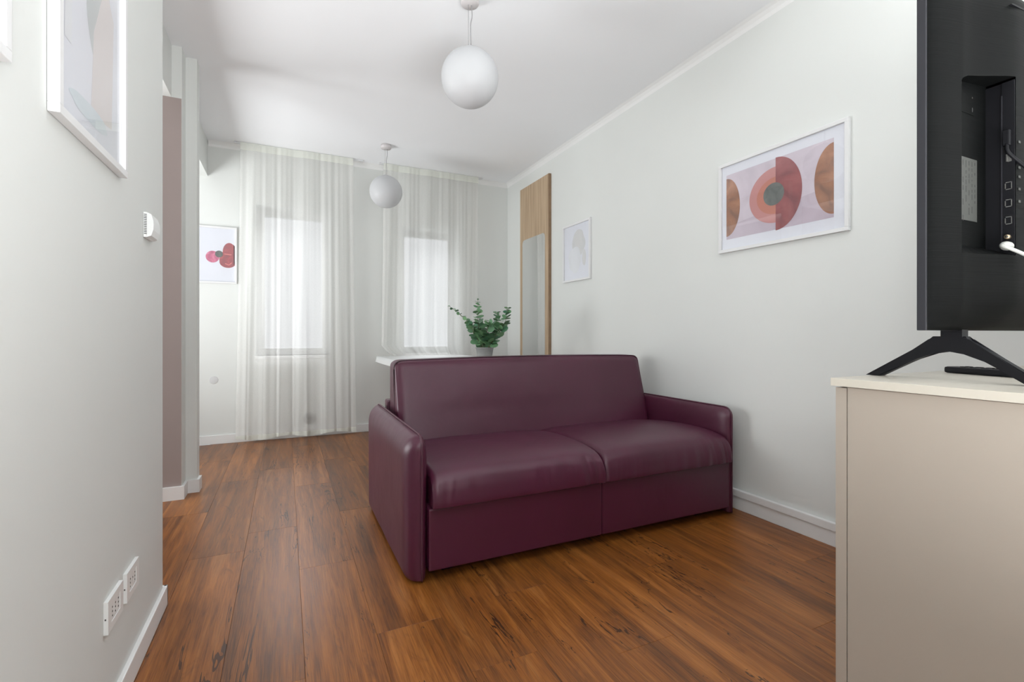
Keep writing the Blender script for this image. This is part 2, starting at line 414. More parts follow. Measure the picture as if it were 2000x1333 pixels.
def seat(x0, x1, seed):
    bm = bmesh.new(); NU, cx, hx = 90, (x0+x1)/2, (x1-x0)/2
    prof = spline([(0, 2.54, 0.306), (0, 2.2, 0.303), (0, 1.90, 0.302), (0, 1.846, 0.305), (0, 1.838, 0.316), (0, 1.839, 0.345), (0, 1.845, 0.385), (0, 1.862, 0.425),
                   (0, 1.905, 0.455), (0, 2.02, 0.471), (0, 2.20, 0.474), (0, 2.40, 0.458), (0, 2.54, 0.432), (0, 2.56, 0.40)], 5)
    rows = []
    for i in range(NU+1):
        s = i/NU*2-1; s = 0.5*s+0.5*math.sin(s*PI/2); e = abs(s); row = []
        endc = max(0.0, (e-0.955)/0.045)                     # the last bit turns round into the side
        puff = 1-0.55*e**5-0.45*endc**2
        for k, p in enumerate(prof):
            y, z = p.y, p.z
            y2 = 2.2+(y-2.2)*(1-0.035*endc**2); z2 = z
            if z > 0.33: z2 = z-(z-0.33)*(1-puff)*0.22
            front = max(0.0, min(1.0, (2.02-y)/0.14)) if z > 0.306 else 0.0
            low = max(0.0, min(1.0, (0.46-z)/0.10))
            amp = front*(0.0012+(0.020 if s > 0 else 0.002)*abs(e)**2.2+0.006*(s > 0)*max(0.0, noise.noise(Vector((p.x+s*2.3+seed, 0, 0)))))*(0.35+0.65*low)
            X = cx+hx*s
            rid = noise.noise(Vector((X*24+seed, z*3.5, seed)))+0.6*noise.noise(Vector((X*52+2*seed+z*9*s, z*3, 1.0)))
            y2 += amp*rid; z2 += amp*0.5*rid*(1-low)
            z2 += 0.004*noise.noise(Vector((X*4, y*4, seed))) if y > 1.95 and z > 0.4 else 0
            sx = s*(1-0.006*(1-endc))
            side = 0.004*endc*noise.noise(Vector((y*22, z*20, seed)))
            row.append(bm.verts.new((cx+hx*sx+side, y2, z2)))
        rows.append(row)
    n = len(prof)
    for a, b in zip(rows, rows[1:]):
        for k in range(n-1): bm.faces.new((a[k], a[k+1], b[k+1], b[k])).smooth = True
        bm.faces.new((a[-1], a[0], b[0], b[-1])).smooth = True
    bm.faces.new(rows[0]); bm.faces.new(rows[-1][::-1])
    obj('seat_cushion', bm, M['leather'], sofa, False)
seat(SX0+0.002, 1.348, 3.1); seat(1.352, SX1-0.002, 8.4)
def back_fn(p, u, v, w, nn):
    q = Vector(p)
    h = (w+1)/2
    if v < 0: q.y += 0.15*h*(-v)**0.5 if v < 0 else 0          # front leans back
    q.y -= 0.016*(1-abs(u)**4)*(1-abs(w)**3)*(1 if v < 0 else 0)
    q.z += 0.010*(1-u*u)*(1 if w > 0 else 0)
    s = noise.noise(Vector((p.x*3.1, p.z*4, 2.2)))
    q.y += 0.006*s*(1 if v < 0 else 0)
    return q
obj('backrest', pad(0.535, 2.20, 2.475, 2.80, 0.33, 0.852, (0.05, 0.04, 0.035), (60, 16, 30), back_fn), M['leather'], sofa, True)
obj('back_panel', B(SX0, SX1, 2.79, 2.87, 0.05, 0.62, bev=0.012), M['leather'], sofa)
# arms: an outer and an inner slab stitched along a piped seam that runs over the top and down the front
def arm(x_out, x_seam, x_in):
    y0, y1, z0, z1, r = 1.885, 2.875, 0.015, 0.588, 0.045
    path = []
    for i in range(7): a = PI+PI/2*i/6
    per = [(y0, z0)]; N = 14
    per += [(y0, z0+(z1-r-z0)*i/N) for i in range(1, N+1)]
    per += [(y0+r-r*math.cos(a*PI/2/6), z1-r+r*math.sin(a*PI/2/6)) for a in range(1, 7)]
    per += [(y0+r+(y1-0.02-y0-r)*i/N, z1) for i in range(1, N+1)]
    per += [(y1-0.008, z1-0.008), (y1, z1-0.03)]
    per += [(y1, z1-0.03-(z1-0.03-z0)*i/N) for i in range(1, N+1)]
    cy, cz = (y0+y1)/2, (z0+z1)/2
    parts = []
    def ax(a, b, n):
        return [a+(b-a)*(0.5-0.5*math.cos(PI*i/n)) for i in range(n+1)]
    YS, ZS = ax(y0, y1, 44), ax(z0, z1, 34)
    for xe in (x_out, x_in):
        bm = bmesh.new(); sgn = 1 if xe > x_seam else -1; th = abs(xe-x_seam); G = []
        for y in YS:
            row = []
            for z in ZS:
                df, dt, dr, db = y-y0, z1-z, y1-y, z-z0+0.02
                def g(d, D): d = min(1.0, max(0.0, d/D)); return math.sqrt(max(0.0, 1-(1-d)**2.6))
                h = g(df, 0.085)*g(dt, 0.10)*g(dr, 0.06)*g(db, 0.06)
                X = x_seam+sgn*(th*h+0.0008)
                edge = (1-min(1.0, min(df, dt)/0.10))
                X += sgn*0.0035*edge*h*noise.noise(Vector((y*30, z*30, xe*9)))+sgn*0.002*noise.noise(Vector((y*5, z*5, xe*4)))*h
                yy, zz = y, z
                a, b = y0+r-y, z-(z1-r)                       # round the top front corner
                if a > 0 and b > 0: k_ = max(a, b)/math.hypot(a, b); yy, zz = y0+r-a*k_, z1-r+b*k_
                row.append(bm.verts.new((X, yy, zz)))
            G.append(row)
        for i in range(len(YS)-1):
            for j in range(len(ZS)-1): bm.faces.new((G[i][j], G[i+1][j], G[i+1][j+1], G[i][j+1])).smooth = True
        rim = [G[i][0] for i in range(len(YS))]+[G[-1][j] for j in range(1, len(ZS))]+[G[i][-1] for i in range(len(YS)-2, -1, -1)]+[G[0][j] for j in range(len(ZS)-2, 0, -1)]
        rim2 = [bm.verts.new((x_seam, v.co.y, v.co.z)) for v in rim]
        for i in range(len(rim)): bm.faces.new((rim[i], rim2[i], rim2[(i+1) % len(rim)], rim[(i+1) % len(rim)]))
        bm.faces.new(rim2)
        obj('arm', bm, M['leather'], sofa, False)
    bm = bmesh.new()
    tube(bm, [(x_seam+0.0012*noise.noise(Vector((0, y*14, z*14))), y-0.003 if y < y0+0.01 else y, z+0.003 if z > z1-0.05 and y > y0+0.01 else z) for (y, z) in per[:-8]], 0.0042, 8)
    obj('piping', bm, M['piping'], sofa, True)
arm(0.428, 0.490, 0.520); arm(2.262, 2.222, 2.192)

# ------------------------------------------------------------------ dining table with cloth, plant
TX0, TX1, TY0, TY1, TZ = 0.82, 1.72, 3.36, 4.92, 0.772
tb = empty('dining_table', ((TX0+TX1)/2, (TY0+TY1)/2, 0), 'white dining table standing behind the sofa by the windows', 'table')
obj('tabletop', B(TX0+.01, TX1-.01, TY0+.01, TY1-.01, TZ-0.03, TZ-.001, bev=0.003), M['frame'], tb)
for x in (1.12, 1.48):
    for y in (TY0+0.22, TY1-0.35): obj('leg', B(x-0.025, x+0.025, y-0.025, y+0.025, 0, TZ-0.03, bev=0.003), M['frame'], tb)
bm = bmesh.new(); g = []
NX, NY = 36, 60; drop = 0.055
for i in range(NX+1):
    row = []
    for j in range(NY+1):
        s, t_ = (i/NX)*2-1, (j/NY)*2-1
        fx, fy = (TX1-TX0)/2, (TY1-TY0)/2
        X, Y = s*(fx+drop), t_*(fy+drop)
        ox, oy = max(0, abs(X)-fx), max(0, abs(Y)-fy)
        z = TZ+0.0015-max(ox, oy)-0.2*min(ox, oy)
        fl_ = 1+0.5*noise.noise(Vector((X*7, Y*7, 0)))
        X = math.copysign(min(abs(X), fx)+ox*0.18*fl_, X); Y = math.copysign(min(abs(Y), fy)+oy*0.18*fl_, Y)
        row.append(bm.verts.new(((TX0+TX1)/2+X, (TY0+TY1)/2+Y, z)))
    g.append(row)
for i in range(NX):
    for j in range(NY): bm.faces.new((g[i][j], g[i+1][j], g[i+1][j+1], g[i][j+1])).smooth = True
o = obj('tablecloth', bm, M['cloth']); setp(o, 'plain white tablecloth hanging a little over the edges of the table', 'tablecloth')

PX, PY = 1.434, 3.56
pl = empty('potted_eucalyptus', (PX, PY, TZ+0.002), 'green eucalyptus plant in a grey pot on the white tablecloth', 'plant')
z0 = TZ+0.003
bm = bmesh.new(); lathe(bm, (PX, PY, z0), [(0.054, 0), (0.060, 0.05), (0.070, 0.108), (0.074, 0.110), (0.074, 0.116), (0.068, 0.116), (0.066, 0.100), (0.0, 0.100)], 40)
obj('pot', bm, M['pot'], pl)
bm = bmesh.new(); lathe(bm, (PX, PY, z0+0.1005), [(0.0655, 0), (0.06, 0.004), (0.0, 0.007)], 24); obj('soil', bm, M['soil'], pl)
# one round leaf, shared by every copy
lb = bmesh.new(); n_ = 10; c0 = lb.verts.new((0, 0.5, 0.05)); ring = []
for k in range(n_):
    a = 2*PI*k/n_; ring.append(lb.verts.new((0.46*math.sin(a), 0.5-0.5*math.cos(a), 0.07*math.sin(a)**2+0.03*math.cos(2*a))))
for k in range(n_): lb.faces.new((c0, ring[k], ring[(k+1) % n_])).smooth = True
leaf_me = bpy.data.meshes.new('leaf'); lb.to_mesh(leaf_me); lb.free(); leaf_me.materials.append(M['leaf'])
Rv = Vector((math.cos(TH), -math.sin(TH), 0)); Fv = Vector((math.sin(TH), math.cos(TH), 0))
rnd = random.Random(12)
def stem(tip_r, tip_z, tip_f, base_r, curve, nleaf, lo=0.12, s0=0.068, s1=0.028):
    base = Vector((PX, PY, z0+0.10))+Rv*base_r+Fv*rnd.uniform(-.02, .02)
    tip = Vector((PX, PY, z0+0.10))+Rv*tip_r+Fv*tip_f+Vector((0, 0, tip_z))
    mid = (base+tip)/2+Rv*curve+Vector((0, 0, 0.03))
    pts = spline([base, mid, tip], 8); b = bmesh.new()
    tube(b, pts, [0.0028-0.0016*i/len(pts) for i in range(len(pts))], 6); obj('stem', b, M['stem'], pl, True)
    for i in range(nleaf):
        t_ = lo+(1-lo)*i/(nleaf-1); f = t_*(len(pts)-1); a = pts[int(f)].lerp(pts[min(int(f)+1, len(pts)-1)], f-int(f))
        size = s0+(s1-s0)*t_**1.3
        for sgn in (-1, 1):
            ang = i*1.45+(0 if sgn > 0 else PI)+rnd.uniform(-.3, .3)
            out = (Rv*math.cos(ang)+Fv*math.sin(ang)+Vector((0, 0, rnd.uniform(-.1, .65)))).normalized()
            side = out.cross(Vector((rnd.uniform(-.7, .7), rnd.uniform(-.7, .7), rnd.uniform(0.1, 1)))).normalized(); nn = side.cross(out)
            s = size*rnd.uniform(.9, 1.25)
            m_ = Matrix((side, out, nn)).transposed().to_4x4() @ Matrix.Diagonal((s, s, s, 1))
            o = bpy.data.objects.new('leaf', leaf_me); C.objects.link(o); o.parent = pl
            m_.translation = a-pl.location; o.matrix_local = m_
for a in ((-0.285, 0.345, 0.03, -0.02, 0.03, 11, .2, .062, .02), (0.185, 0.325, -0.02, 0.02, 0.05, 14, .12), (-0.055, 0.395, 0.0, -0.01, -0.02, 15, .12, .066, .02),
          (0.095, 0.30, 0.09, 0.02, 0.03, 12, .1), (-0.14, 0.235, -0.06, -0.02, -0.01, 12, .2), (0.04, 0.22, -0.09, 0.0, 0.0, 9, .1, .06, .045),
          (0.12, 0.2, -0.05, 0.02, 0.03, 9, .1, .06, .04), (-0.05, 0.25, 0.10, -0.01, -0.02, 9, .2, .06, .04), (-0.01, 0.12, -0.03, 0.0, 0.0, 6, .1, .06, .05)):
    stem(*a)

# ------------------------------------------------------------------ curtains on ceiling tracks
def curtain(xt0, xt1, xb0, xb1, y, seed, lab, tlab, rail, tuck=0.0):
    root = empty('curtain', ((xt0+xt1)/2, y, 0.03), lab, 'curtain', 'sheer curtains at the windows')
    rr = random.Random(seed); folds = []; x = 0.0
    while x < 1.0: folds.append((x, rr.uniform(0.6, 1.0))); x += rr.uniform(0.045, 0.085)
    ph = [rr.uniform(0, 6.28) for _ in range(4)]
    ztop = ZC-0.004
    def Y(u, z):
        g = min(1.0, 0.35+(ztop-z)/0.9)
        return y+g*(0.026*noise.noise(Vector((u*10+0.12*math.sin(z*1.5), z*0.22, seed)))+0.009*noise.noise(Vector((u*31, z*0.35, seed+3)))+0.012*noise.noise(Vector((u*4, z*0.8, seed+7))))
    def sheet(za, zb, nu, nv, off=0.0):
        b = bmesh.new(); G = []
        for j in range(nv+1):
            z = za+(zb-za)*j/nv; row = []
            for i in range(nu+1):
                u = i/nu; f = min(1, max(0, (ztop-z)/2.6))**1.3; a0 = xt0+(xb0-xt0)*f+tuck*min(1, max(0, (0.86-z)/0.12)); a1 = xt1+(xb1-xt1)*f
                X = a0+(a1-a0)*u+0.010*math.sin(2*PI*8*u+ph[2])*f
                zz = z+(0.012*math.sin(2*PI*2.4*u+ph[1])*(1 if j == 0 and za < 0.1 else 0))
                row.append(b.verts.new((X, Y(u, z)+off, zz)))
            G.append(row)
        for j in range(nv):
            for i in range(nu): b.faces.new((G[j][i], G[j][i+1], G[j+1][i+1], G[j+1][i])).smooth = True
        return b
    obj('voile', sheet(0.035, ztop-0.055, 220, 50), M['sheer'], root, True)
    obj('heading_tape', sheet(ztop-0.068, ztop, 220, 2, -0.014), M['tape'], root, True)
    obj('hem', sheet(0.035, 0.075, 220, 1, -0.003), M['tape'], root, True)
    b = bmesh.new()
    box(b, rail[0], rail[1], y+0.004, y+0.024, ZC-0.014, ZC-0.001, bev=0.002)
    o = obj('curtain_track', b, M['alu']); setp(o, tlab, 'curtain rail')
curtain(-0.371, 0.604, -0.405, 0.637, 4.98, 4, 'white sheer voile curtain falling to the floor at the left window', 'slim aluminium ceiling track carrying the left sheer curtain', (-0.42, 0.70))
curtain(0.90, 1.93, 0.86, 1.91, 4.985, 9, 'white sheer voile curtain at the right window, behind the dining table', 'slim aluminium ceiling track carrying the right sheer curtain', (0.86, 1.985), 0.16)

# ------------------------------------------------------------------ pendant globes
def pendant(x, y, zc, r, lab, cord_end=True):
    p = empty('pendant_lamp', (x, y, ZC), lab, 'lamp', 'white globe pendants')
    b = bmesh.new(); lathe(b, (x, y, ZC), [(0.046, 0), (0.047, -0.028), (0.043, -0.034), (0.0, -0.035)][::-1], 36); obj('canopy', b, M['canopy'], p)
    b = bmesh.new(); prof = [(r*math.sin(PI*i/40), -r*math.cos(PI*i/40)) for i in range(38)]+[(0.022, r-0.003)]
    lathe(b, (x, y, zc), prof, 64); obj('globe', b, M['globe'], p, True)
    b = bmesh.new(); lathe(b, (x, y, zc+r-0.006), [(0.024, 0), (0.024, 0.010), (0.018, 0.014), (0.0, 0.016)], 24); obj('cap', b, M['globe'], p)
    b = bmesh.new(); tube(b, [(x-0.008, y, ZC-0.034), (x-0.008, y, zc+r)], 0.0012, 6); obj('suspension_wire', b, M['cord'], p)
    b = bmesh.new(); tube(b, spline([(x+0.009, y, ZC-0.034), (x+0.012, y, ZC-0.09), (x+0.004, y, ZC-0.14), (x+0.006, y, zc+r+.02), (x+0.002, y, zc+r)], 6), 0.0024, 8)
    obj('cord', b, M['cord'], p, True)
pendant(0.862, 2.345, 2.322, 0.147, 'near white globe pendant lamp hanging from the ceiling above the sofa')
pendant(0.835, 4.50, 2.305, 0.147, 'far white globe pendant lamp hanging between the two curtained windows')

# ------------------------------------------------------------------ mirror panel and pictures on the right wall
mp_ = empty('mirror_panel', (XR, 4.38, 0.02), 'tall light oak wall panel with a rounded frameless mirror', 'mirror')
obj('panel', B(XR-0.028, XR-0.001, 4.078, 4.695, 0.02, 2.555), M['oak'], mp_)
obj('edge_band', B(XR-0.0285, XR-0.001, 4.066, 4.078, 0.02, 2.555), M['oak_edge'], mp_)
def rrect(x, y0, y1, z0, z1, r, n=6):
    pts = []
    for cy, cz, a0 in ((y1-r, z1-r, 0), (y0+r, z1-r, PI/2), (y0+r, z0+r, PI), (y1-r, z0+r, 1.5*PI)):
        for k in range(n+1): a = a0+PI/2*k/n; pts.append((x, cy+r*math.cos(a), cz+r*math.sin(a)))
    return pts
bm = bmesh.new(); prism(bm, rrect(XR-0.033, 4.135, 4.63, 0.25, 1.995, 0.045), (0.004, 0, 0)); obj('mirror_glass', bm, M['mirror'], mp_)

def picture(name, plane, side, a0, a1, z0, z1, lab, group=None, shapes=(), fw=0.018, dep=0.02, matcol=None, printrect=None, printmat=None):
    """plane 'x' hangs on a wall of constant x (side = direction into the room); plane 'y' on the back wall"""
    def P(a, z, d): return (plane[1]+side*d, a, z) if plane[0] == 'x' else (a, plane[1]+side*d, z)
    def bx(b, aa, ab, za, zb, d0, d1, bev=0):
        p, q = P(aa, za, d0), P(ab, zb, d1)
        box(b, min(p[0], q[0]), max(p[0], q[0]), min(p[1], q[1]), max(p[1], q[1]), za, zb, bev=bev)
    root = empty(name, P((a0+a1)/2, z0, 0.001), lab, 'picture', group)
    b = bmesh.new()
    for r_ in ((a0, a1, z0, z0+fw), (a0, a1, z1-fw, z1), (a0, a0+fw, z0+fw, z1-fw), (a1-fw, a1, z0+fw, z1-fw)): bx(b, *r_, 0.001, dep, 0.0015)
    obj('frame', b, M['frame'], root)
    b = bmesh.new(); bx(b, a0+fw, a1-fw, z0+fw, z1-fw, 0.004, 0.006); bo = obj('mat_board', b, M['mat'], root)
    d = 0.0062
    if printrect:
        b = bmesh.new(); bx(b, *printrect, 0.006, d); obj('print', b, printmat, bo)
    for poly, m_ in shapes:
        d += 0.0002; b = bmesh.new(); vs_ = [b.verts.new(P(a, z, d)) for a, z in poly]; vt = [b.verts.new(P(a, z, d-0.00019)) for a, z in poly]
        b.faces.new(vs_); b.faces.new(vt[::-1]); n = len(vs_)
        for i in range(n): b.faces.new((vs_[i], vt[i], vt[(i+1) % n], vs_[(i+1) % n]))
        obj('printed_shape', b, m_, bo)
    b = bmesh.new(); bx(b, a0+fw, a1-fw, z0+fw, z1-fw, 0.0105, 0.0125); obj('glazing', b, M['glass'], root)
    return root
def arc(ca, cz, r, d0, d1, n=40, ra=None): return [(ca+(ra or r)*math.cos(math.radians(d0+(d1-d0)*k/n)), cz+r*math.sin(math.radians(d0+(d1-d0)*k/n))) for k in range(n+1)]
lilac = cloudy('print_lilac', srgb(196, 186, 196), srgb(204, 194, 204), srgb(210, 200, 210), 5)
lilac2 = cloudy('print_mauve', srgb(184, 172, 184), srgb(192, 180, 192), srgb(196, 184, 196), 5)
bronze = cloudy('print_bronze', srgb(134, 98, 82), srgb(158, 112, 88), srgb(178, 130, 102), 12)
rose = plain('print_rose', srgb(192, 136, 134), 0.7, 0.02); coral = plain('print_coral', srgb(188, 122, 106), 0.7, 0.03)
crimson = cloudy('print_crimson', srgb(126, 70, 74), srgb(148, 82, 84), srgb(164, 98, 98), 9)
slate = cloudy('print_slate', srgb(92, 96, 94), srgb(104, 108, 106), srgb(114, 118, 114), 20)
yl, yr, zl, zh = 1.401, 2.009, 1.547, 1.921
picture('picture_frame', ('x', XR), -1, 1.329, 2.056, 1.471, 1.989,
        'large landscape white frame with copper and red circle print above the right sofa arm', shapes=[
    ([(yl, zl), (yr, zl), (yr, zl+0.075), (yl, zl+0.155)], lilac2),
    (arc(yr, 1.732, 0.168, 90, 270, ra=0.092), bronze), (arc(yl, 1.732, 0.168, -90, 90, ra=0.092), bronze),
    (arc(1.697, 1.731, 0.147, -90, 90, ra=0.158), rose), (arc(1.697, 1.728, 0.097, -90, 90, ra=0.112), coral),
    (arc(1.697, 1.733, 0.191, 90, 270, ra=0.143), crimson), (arc(1.709, 1.736, 0.0595, 0, 360), slate)],
    printrect=(yl, yr, zl, zh), printmat=lilac)
pale = cloudy('print_pale_grey', srgb(206, 207, 208), srgb(212, 212, 212), srgb(216, 216, 216), 5)
pale2 = cloudy('print_pale_blue', srgb(218, 220, 224), srgb(222, 224, 228), srgb(224, 226, 230), 5)
def blob(ca, cz, ra, rz, seed, n=36):
    return [(ca+ra*math.cos(2*PI*k/n)*(1+0.22*noise.noise(Vector((math.cos(2*PI*k/n)*1.3, math.sin(2*PI*k/n)*1.3, seed)))),
             cz+rz*math.sin(2*PI*k/n)*(1+0.22*noise.noise(Vector((math.cos(2*PI*k/n)*1.3, math.sin(2*PI*k/n)*1.3, seed+5))))) for k in range(n)]
picture('picture_frame', ('x', XR), -1, 3.385, 3.825, 1.465, 1.982, 'small portrait white frame with a very pale grey print beside the mirror panel', shapes=[
    (blob(3.58, 1.80, 0.105, 0.11, 1.0), pale), (blob(3.64, 1.66, 0.10, 0.12, 2.0), pale2), (blob(3.49, 1.66, 0.03, 0.07, 3.0), pale)])
# left wall, raking view
sage = cloudy('print_sage', srgb(176, 182, 182), srgb(184, 190, 190), srgb(192, 196, 196), 4)
blush = cloudy('print_blush', srgb(212, 204, 202), srgb(216, 208, 206), srgb(220, 214, 212), 4)
ice = cloudy('print_ice', srgb(196, 208, 214), srgb(206, 216, 222), srgb(214, 222, 226), 6)
picture('picture_frame', ('x', XL), 1, 1.193, 1.628, 1.421, 1.951, 'portrait white frame with pastel brush shapes on the left wall above the thermostat', shapes=[
    (blob(1.46, 1.76, 0.085, 0.135, 4.0), sage), ([(1.40, 1.50), (1.545, 1.52), (1.56, 1.80), (1.50, 1.86), (1.42, 1.70)], blush),
    (blob(1.40, 1.50, 0.12, 0.022, 6.0), ice), ([(1.255, 1.60), (1.29, 1.60), (1.30, 1.87), (1.262, 1.88)], pale2)])
picture('picture_frame', ('x', XL), 1, 0.583, 1.017, 1.424, 1.954, 'white frame at the left edge of the photo, nearest picture on the left wall', shapes=[
    (blob(0.80, 1.70, 0.13, 0.16, 7.0), ice)])
pinkm = cloudy('print_pink', srgb(178, 96, 124), srgb(206, 118, 146), srgb(222, 156, 180), 16)
redm = cloudy('print_dusty_red', srgb(150, 92, 98), srgb(166, 92, 98), srgb(186, 100, 104), 14)
darkm = plain('print_plum', srgb(86, 56, 64), 0.7); streak = plain('print_salmon', srgb(216, 134, 130), 0.7)
red_shape = arc(-0.466, 1.745, 0.083, 0, 180, 20, ra=0.052)+[(-0.545, 1.68)]+arc(-0.478, 1.652, 0.052, 190, 340, 20, ra=0.066)
picture('picture_frame', ('y', YB), -1, -0.84, -0.405, 1.455, 1.97, 'white frame with pink and red rounded shapes, partly behind the left curtain', shapes=[
    (arc(-0.597, 1.695, 0.053, 0, 360), pinkm), (red_shape, redm), ([(-0.432, 1.625), (-0.418, 1.645), (-0.414, 1.79), (-0.434, 1.815)], darkm),
    (arc(-0.547, 1.722, 0.031, 0, 360), slate), ([(-0.505, 1.722), (-0.448, 1.716), (-0.448, 1.724), (-0.505, 1.730)], streak),
    ([(-0.50, 1.643), (-0.47, 1.630), (-0.445, 1.655), (-0.447, 1.640), (-0.47, 1.622), (-0.50, 1.634)], streak)], fw=0.016)

# ------------------------------------------------------------------ thermostat and sockets on the left wall
tz = empty('thermostat', (XL, 1.915, 1.302), 'small white plastic thermostat with side vents on the left wall', 'thermostat')
bm = bmesh.new(); ya, yb, za, zb = 1.872, 1.962, 1.306, 1.386
box(bm, XL+0.0005, XL+0.010, ya, yb, za, zb, bev=0.002); obj('backplate', bm, M['plastic'], tz)
bm = bmesh.new(); prof = [(0.010, za+0.001), (0.021, za+0.006), (0.0265, (za+zb)/2-0.015), (0.0275, (za+zb)/2), (0.0265, (za+zb)/2+0.015), (0.021, zb-0.006), (0.010, zb-0.001)]
prism(bm, [(XL+d, ya+0.001, z) for d, z in prof], (0, yb-ya-0.002, 0)); obj('cover', bm, M['plastic'], tz)
for i in range(12):
    z = za+0.010+i*0.0055
    obj('vent_slot', B(XL+0.0025, XL+0.0095, ya-0.0004, ya+0.002, z, z+0.0025), M['slot'], tz)
def outlet(y0, y1, z0, z1, lab, grey):
    o = empty('wall_socket', (XL, (y0+y1)/2, z0), lab, 'socket', 'sockets low on the left wall')
    b = bmesh.new(); prof = [(0.0005, 0), (0.006, 0.0), (0.0105, 0.006), (0.0105, z1-z0-0.006), (0.006, z1-z0), (0.0005, z1-z0)]
    # plate with a window for the modules
    m0, m1, n0, n1 = y0+0.026, y1-0.026, z0+0.018, z1-0.018
    for r_ in ((y0, y1, z0, n0), (y0, y1, n1, z1), (y0, m0, n0, n1), (m1, y1, n0, n1)): box(b, XL+0.0005, XL+0.010, r_[0], r_[1], r_[2], r_[3])
    obj('plate', b, M['plastic'], o)
    w = (m1-m0)/3
    for k in range(3):
        a = m0+w*k
        md = obj('module', B(XL+0.0005, XL+0.0085, a+0.0006, a+w-0.0006, n0+0.0006, n1-0.0006, bev=0.001), M['plastic'], o)
        hs = ((0, 0), (0, 0.011), (0, -0.011)) if (k != 1 or grey) else ((0, 0.006),)
        b = bmesh.new()
        for hy, hz in hs: lathe(b, (XL+0.0083, a+w/2, (n0+n1)/2+hz), [(0.0, 0.0008), (0.0024, 0.0007), (0.0024, 0)][::-1], 12, 'X')
        obj('hole', b, M['slot'], md)
    obj('clip_hole', B(XL+0.003, XL+0.006, y0-0.0004, y0+0.002, (z0+z1)/2-0.004, (z0+z1)/2), M['slot'], o)
outlet(1.505, 1.628, 0.252, 0.333, 'white three-module wall socket nearer the left photo edge, above the baseboard', True)
outlet(1.662, 1.782, 0.251, 0.332, 'white three-module wall socket nearer the doorway corner, above the baseboard', False)
bm = bmesh.new(); lathe(bm, (-0.589, YB, 0.58), [(0.036, -0.0003), (0.036, -0.0012), (0.034, -0.0018), (0.0, -0.0018)][::-1], 32, 'Y')
o = obj('cover_plate', bm, M['plate']); setp(o, 'round painted cover plate on the back wall beside the left curtain', 'cover plate')
bm = bmesh.new(); lathe(bm, (0.207, YB, 0.175), [(0.055, -0.0005), (0.055, -0.008), (0.045, -0.012), (0.0, -0.012)][::-1], 32, 'Y')
vt_ = obj('wall_vent', bm, M['pot']); setp(vt_, 'round grey wall vent showing faintly through the bottom of the left curtain', 'vent')
for k in range(5):
    h = 0.036*math.sqrt(1-((k-2)/2.9)**2)
    obj('louvre', B(0.207-h, 0.207+h, YB-0.016, YB-0.0125, 0.172+(k-2)*0.015, 0.178+(k-2)*0.015), M['pot'], vt_)

# ------------------------------------------------------------------ cabinet, television, remote on the right
cb = empty('cabinet', (1.69, 0.33, 0), 'beige laminate cabinet with a flat door, under the television', 'cabinet')
CX, CY0, CY1 = 1.064, -0.02, 0.637
ZT = 0.906
obj('worktop', B(1.050, XR-0.001, CY0-0.01, 0.639, ZT-0.0165, ZT, bev=0.0008), M['worktop'], cb)
obj('side_panel', B(CX, XR-0.03, 0.6145, 0.6365, 0.0, ZT-0.0205), M['laminate'], cb)
obj('side_panel', B(CX, XR-0.03, CY0, CY0+0.022, 0.0, ZT-0.0205), M['laminate'], cb)
obj('carcass', B(CX+0.024, XR-0.035, CY0+0.022, 0.6145, 0.07, ZT-0.0205), M['tv_dark'], cb)
obj('door', B(CX-0.0005, CX+0.019, CY0+0.024, 0.6127, 0.075, ZT-0.0185, bev=0.0008), M['laminate'], cb)
obj('plinth', B(CX+0.04, XR-0.04, CY0+0.022, 0.6145, 0, 0.07), M['laminate'], cb)
obj('top_rail', B(CX+0.03, XR-0.04, CY0+0.02, 0.63, ZT-0.0205, ZT-0.0165), M['tv_dark'], cb)

TVX0, TVX1, TVZ0, TVZ1 = 1.073, 2.25, 1.006, 1.708
tv = empty('television', (1.63, 0.47, ZT), 'large black television seen from behind, standing on the beige cabinet', 'television')
obj('screen_bezel', B(TVX0, TVX1, 0.4805, 0.495, TVZ0, TVZ1, bev=0.0012), M['tv_side'], tv)
obj('screen', B(TVX0+.008, TVX1-.008, 0.4950, 0.4958, TVZ0+.012, TVZ1-.008), M['tv_dark'], tv)
def yb(x, z):
    ex = min(1, max(0, (x-(TVX0+.004))/0.075)); ex = ex**0.6
    fx2 = min(1, max(0, ((TVX1-.004)-x)/0.12))**0.6
    ez = min(1, max(0, (z-TVZ0)/0.05))**0.5; ez2 = min(1, max(0, (TVZ1-z)/0.06))**0.5
    mid = min(1, max(0, (x-1.145)/0.16))
    return 0.4805-(0.0235+0.028*mid*mid*(3-2*mid))*min(ex, fx2)*min(ez, ez2)
RX0, RX1, RZ0 = 1.147, 1.285, 1.152
def ztop(x): t_ = min(1, max(0, (x-RX0)/0.02)); return 1.476+0.010*t_**0.5+0.105*(x-RX0)
xs = [TVX0+.004, 1.079, 1.084, 1.092, 1.10, 1.115, 1.13, RX0, 1.150, 1.156, 1.165, 1.18, 1.20, 1.22, 1.24, 1.26, 1.275, RX1, 1.30, 1.32, 1.36, 1.45, 1.6, 1.8, 1.95, 2.05, 2.10, 2.16, 2.21, 2.235, TVX1-.004]
def zs(x):
    t_ = ztop(min(max(x, RX0), RX1))
    lo = [TVZ0+0.0005, TVZ0+.003, TVZ0+.008, TVZ0+.018, TVZ0+.035, TVZ0+.055, 1.10, RZ0]
    return lo+[RZ0+(t_-RZ0)*i/6 for i in range(1, 7)]+[t_+(TVZ1-.06-t_)*i/4 for i in range(1, 5)]+[TVZ1-.04, TVZ1-.02, TVZ1-.008, TVZ1-.002]
bm = bmesh.new(); G = [[bm.verts.new((x, yb(x, z), z)) for z in zs(x)] for x in xs]
i0, i1 = xs.index(RX0), xs.index(RX1)
